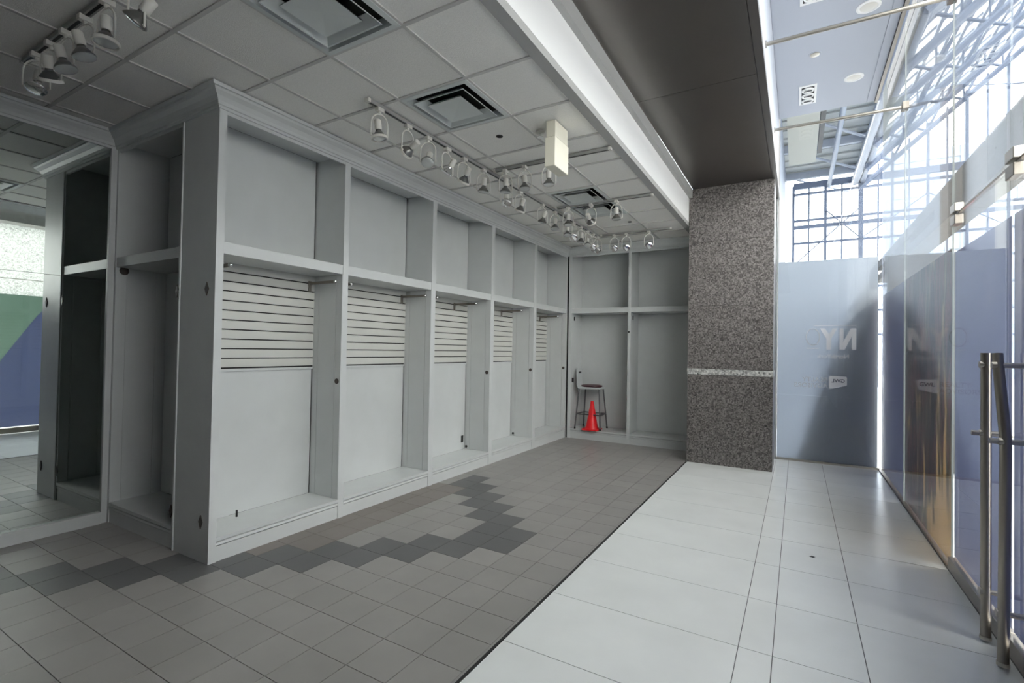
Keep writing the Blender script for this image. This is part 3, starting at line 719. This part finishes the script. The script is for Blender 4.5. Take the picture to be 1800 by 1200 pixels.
bm_b.f += [(0, 1, 3, 2), (20, 22, 23, 21)]
b_ = obj('backrest', bm_b, 'stoolback', r, bevel=.004)
obj('hand_slot', B(sx - .231, sx - .224, sy - .06, sy + .05, seat_z + .235, seat_z + .265), 'black', b_)
obj('back_bolt', MB().cone((sx - .25, sy - .06, seat_z + .16), (sx - .235, sy - .06, seat_z + .16), .03, .03, 12), 'black', b_)

cx_, cy_ = -3.09, 8.185
r = thing('traffic_cone', (cx_ , cy_ - .06, sz), 'bright red plastic traffic cone standing under the stool', 'traffic cone')
cy_ -= .06
obj('base_plate', MB().prism([(cx_ - .145, cy_ - .125), (cx_ - .125, cy_ - .145), (cx_ + .125, cy_ - .145), (cx_ + .145, cy_ - .125), (cx_ + .145, cy_ + .125), (cx_ + .125, cy_ + .145), (cx_ - .125, cy_ + .145), (cx_ - .145, cy_ + .125)], 2, sz, sz + .022), 'red', r, bevel=.005)
obj('cone_body', MB().lathe((cx_, cy_, sz + .02), (0, 0, 1), [(0, .125), (.02, .115), (.05, .1), (.30, .056), (.33, .055), (.335, .046), (.46, .028), (.475, .028), (.476, .018), (.44, .016)], 28), 'red', r, smooth=True)

# ------------------------------------------------------------------ outside: ground, beam, kiosk
tag(obj('ground', B(-20, 80, YG + .04, 120, -.1, -.02), 'ground'), 'pale paving in the atrium beyond the glass', kind='structure')
tag(obj('ground', B(XG + .04, 80, -40, YG + .04, -.1, -.02), 'ground'), 'pale paving outside the side glass', kind='structure')
bx0 = 2.0
bm_ = thing('concrete_beam', (bx0, 9, 3.7), 'long grey concrete beam crossing outside the side glass', 'beam')
ys = [-3, -.2, 2.6, 5.4, 6.75, 8.1, 9.45, 10.8]
for a, b in zip(ys[:-1], ys[1:]):
    p = obj('beam_panel', B(bx0, bx0 + .35, a + .004, b - .004, 3.70, 4.27), 'concrete', bm_)
    for yy in (a + .3, b - .3): obj('tie_hole', MB().cone((bx0 - .002, yy, 4.02), (bx0 + .02, yy, 4.02), .012, .012, 8), 'black', p)
obj('beam_flange', B(bx0, bx0 + .35, 10.8, 18, 4.06, 4.27), 'concrete', bm_)
obj('beam_flange', B(bx0, bx0 + .35, 10.8, 18, 3.70, 3.88), 'concrete', bm_)
for y in (13.2, 15.6): obj('beam_web', B(bx0 + .05, bx0 + .3, y, y + .5, 3.88, 4.06), 'concrete', bm_)

k_ = thing('display_hoarding', (1.66, 8.6, 0), 'dark brown display hoarding with muted red panels outside the glass', 'hoarding')
obj('board', B(1.09, 2.25, 8.6, 8.68, 0, 2.95), 'darkkiosk', k_, bevel=.01)
for x0, x1, z0, z1, m in ((1.16, 1.24, .9, 2.3, 'pinkred'), (1.30, 1.36, 1.5, 2.5, 'pinkred'), (1.44, 1.56, .35, .75, 'pinkred'), (1.62, 1.72, 1.3, 2.3, 'beige'), (1.86, 2.0, .9, 2.6, 'pinkred'), (1.40, 1.75, 1.18, 1.25, 'stoolback')):
    obj('panel', B(x0, x1, 8.585, 8.6, z0, z1), m, k_)
for x in (1.2, 2.1): obj('foot', B(x - .04, x + .04, 8.4, 8.9, 0, .04), 'dsteel', k_)
lb = thing('shade_panel', (.6, 8.5, 0), 'grey triangular panel added outside to cast a diagonal shade on the frosted film', 'panel')  # added blocker: darkens the film's right side along a diagonal edge
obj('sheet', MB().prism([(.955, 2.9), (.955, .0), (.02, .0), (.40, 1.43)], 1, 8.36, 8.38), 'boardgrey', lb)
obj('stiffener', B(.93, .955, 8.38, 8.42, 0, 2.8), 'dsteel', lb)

# facade across the atrium
fa = thing('facade_building', (14, 30, 0), 'blue glazed building facade beyond the side glass', 'building')
obj('wall', B(14, 14.4, 2, 48, 0, 9), 'granite_pale', fa)
for k in range(11):
    y = 15 + k * 3.0
    for z0 in (.3, 3.2, 6.1):
        wn = obj('window_glass', B(13.94, 14, y, y + 2.7, z0, z0 + 2.5), 'blueglass', fa)
        obj('mullion', B(13.9, 13.95, y + 1.3, y + 1.4, z0, z0 + 2.5), 'swhite', wn)
for z in (3.0, 5.9): obj('spandrel', B(13.8, 14, 5, 48, z - .12, z + .12), 'swhite', fa)
obj('red_sign', B(13.7, 13.9, 42, 44.5, 4.6, 7.6), 'pinkred', fa)

# ------------------------------------------------------------------ atrium: end wall, deck, trusses, glass roof
YA = 30.0
ew = thing('window_5', (5, YA, 0), 'far glazed end wall of the atrium with a white mullion grid', kind='structure')
mx = [-.24, .465, 1.2, 1.91, 2.70, 3.4, 3.95, 4.6, 5.3, 6.0, 6.7, 7.4, 8.1, 8.8, 9.5, 10.2, 10.9, 11.6]
def ztop(x): return 10.45 if x < 2.7 else 10.45 + (x - 2.7) * .86 if x < 9 else 10.45 + (18 - 2.7 - x + .0) * .86
for k, x in enumerate(mx):
    t = .10 if k == 4 else (.06 if k % 2 == 0 else .035)
    obj('mullion', B(x - t, x + t, YA - .1, YA + .1, 0, max(ztop(x), 9)), 'sgrey', ew)
for z, t in ((10.44, .16), (10.0, .05), (8.6, .05), (8.25, .09), (7.4, .05), (6.2, .05), (5, .05), (3.8, .05), (2.6, .05)):
    obj('transom', B(-.24, 12, YA - .09, YA + .09, z - t, z + t), 'sgrey', ew)
obj('brace', MB().cone((-.24, YA - .2, 6.2), (2.7, YA - .2, 9.0), .03, .03, 6), 'sgrey', ew); obj('brace', MB().cone((1.2, YA - .2, 9.0), (2.7, YA - .2, 7.4), .03, .03, 6), 'sgrey', ew)
obj('brace', MB().cone((2.7, YA - .2, 7.4), (5.3, YA - .2, 9.3), .03, .03, 6), 'sgrey', ew); obj('brace', MB().cone((5.3, YA - .2, 9.3), (8.1, YA - .2, 7.4), .03, .03, 6), 'sgrey', ew)
obj('glass_pane', B(-.24, 2.7, YA + .1, YA + .12, 0, 10.44), 'glass_thin', ew); obj('glass_pane', B(2.7, 12, YA + .1, YA + .12, 0, 10.44), 'glass_thin', ew)
tag(obj('wall_atrium', B(-1.2, -.6, 9.5, YA, 0, 12), 'swhite'), 'pale upright wall on the left of the atrium', kind='structure')
tag(obj('trim_12', B(-.55, -.36, 11.5, 12.1, 0, 11), 'pilaster'), 'slim brown-grey pilaster beyond the end glass', kind='structure')
dk = tag(obj('ceiling_deck', B(-6, 2.5, 10.5, YA, 10.95, 11.15), 'deck'), 'grey ribbed steel roof deck of the atrium', kind='structure')
for k in range(20): obj('deck_rib', B(-.6, 2.5, 11 + k * .95, 11.3 + k * .95, 10.88, 10.95), 'deck', dk)
for k in range(5):
    y = 13 + k * 4
    obj('deck_beam', B(-.6, 2.5, y, y + .2, 10.55, 10.88), 'swhite', dk)
    obj('deck_brace', MB().cone((-.4, y + .2, 10.7), (2.4, y + 4, 10.7), .06, .06, 6), 'swhite', dk)
for x, rr in ((1.35, .10), (2.45, .17), (2.75, .12)):
    tag(obj('pipe_chord', MB().cone((x, 10.5, 10.3), (x, YA, 10.3), rr, rr, 10), 'swhite', smooth=True), {1.35: 'slim white pipe running under the steel deck', 2.45: 'thick white pipe chord at the edge of the steel deck', 2.75: 'white pipe chord carrying the glass roof eave'}[x], 'pipe')
hp = thing('hanging_panel', (.1, 16, 8), 'large white panel hanging below the atrium deck', 'panel')
obj('panel', B(-.30, .48, 13.2, 19.2, 8.0, 8.12), 'deckpanel', hp)
obj('dark_edge', B(.50, .62, 13.2, 18.4, 8.0, 8.2), 'black', hp)
for y in (13.8, 18.5): obj('hanger', MB().cone((.1, y, 8.1), (.1, y, 10.9), .02, .02, 6), 'swhite', hp)

def roofz(x): return 10.8 + (x - 2.6) * .9 if x <= 9.2 else 10.8 + (15.8 - x) * .9
for k in range(8):
    y = 9.2 + k * 2.95
    t = thing('roof_truss', (9.2, y, 10.8), 'white steel gable truss of the atrium glass roof, %s from the end glass' % ORD[k], 'roof truss', 'glass roof trusses')
    for s, (xa, xb) in enumerate(((2.6, 9.2), (9.2, 15.8))):
        obj('top_chord', MB().cone((xa, y, roofz(xa)), (xb, y, roofz(xb)), .13, .13, 6), 'swhite', t)
        obj('bottom_chord', MB().cone((xa, y, roofz(xa) - .9), (xb, y, roofz(xb) - .9), .12, .12, 6), 'sgrey', t)
        wb = MB(); n = 5
        for q in range(n):
            x0 = xa + (xb - xa) * q / n; x1 = xa + (xb - xa) * (q + 1) / n; xm = (x0 + x1) / 2
            wb.cone((x0, y, roofz(x0) - .9), (xm, y, roofz(xm)), .06, .06, 5); wb.cone((xm, y, roofz(xm)), (x1, y, roofz(x1) - .9), .06, .06, 5)
            wb.cone((x0, y, roofz(x0) - .9), (x0, y, roofz(x0)), .035, .035, 5)
        obj('web', wb, 'sgrey', t)
    if k % 2 == 0:
        for xx in (5.9, 12.5): obj('tie', MB().cone((xx, y, roofz(xx) - .9), (9.2, y, 12.2), .03, .03, 5), 'sgrey', t)
gr = thing('glass_roof', (9.2, 18, 10.8), 'glazed gable roof of the atrium with closely set glazing bars', kind='structure')
for xa, xb in ((2.6, 9.2), (9.2, 15.8)):
    for q in range(12):
        x = xa + (xb - xa) * (q + .0) / 11
        obj('purlin', B(x - .045, x + .045, 9.0, YA, roofz(x) + .06, roofz(x) + .2), 'swhite', gr)
    me_ = MB().add([(xa, 9, roofz(xa) + .24), (xb, 9, roofz(xb) + .24), (xb, YA, roofz(xb) + .24), (xa, YA, roofz(xa) + .24),
                    (xa, 9, roofz(xa) + .26), (xb, 9, roofz(xb) + .26), (xb, YA, roofz(xb) + .26), (xa, YA, roofz(xa) + .26)],
                   [(3, 2, 1, 0), (4, 5, 6, 7), (0, 1, 5, 4), (1, 2, 6, 5), (2, 3, 7, 6), (3, 0, 4, 7)])
    obj('glass_pane', me_, 'glass_thin', gr)
for k in range(22):
    y = 9.3 + k * .98
    for xa, xb in ((2.6, 9.2), (9.2, 15.8)):
        obj('glazing_bar', MB().cone((xa, y, roofz(xa) + .22), (xb, y, roofz(xb) + .22), .05, .05, 4), 'swhite', gr)

# blue building outside the end wall
tb = thing('glass_tower', (9, 50, 0), 'pale blue glass tower seen through the atrium end wall', 'building')
obj('tower_body', B(6.0, 18, 50, 60, 0, 18), 'blueglass', tb)
for k in range(12): obj('floor_band', B(5.95, 18, 49.9, 50, 1.2 + k * 1.45, 1.5 + k * 1.45), 'swhite', tb)
for k in range(8): obj('vertical_fin', B(6 + k * 1.6, 6.15 + k * 1.6, 49.85, 50, 0, 18), 'swhite', tb)
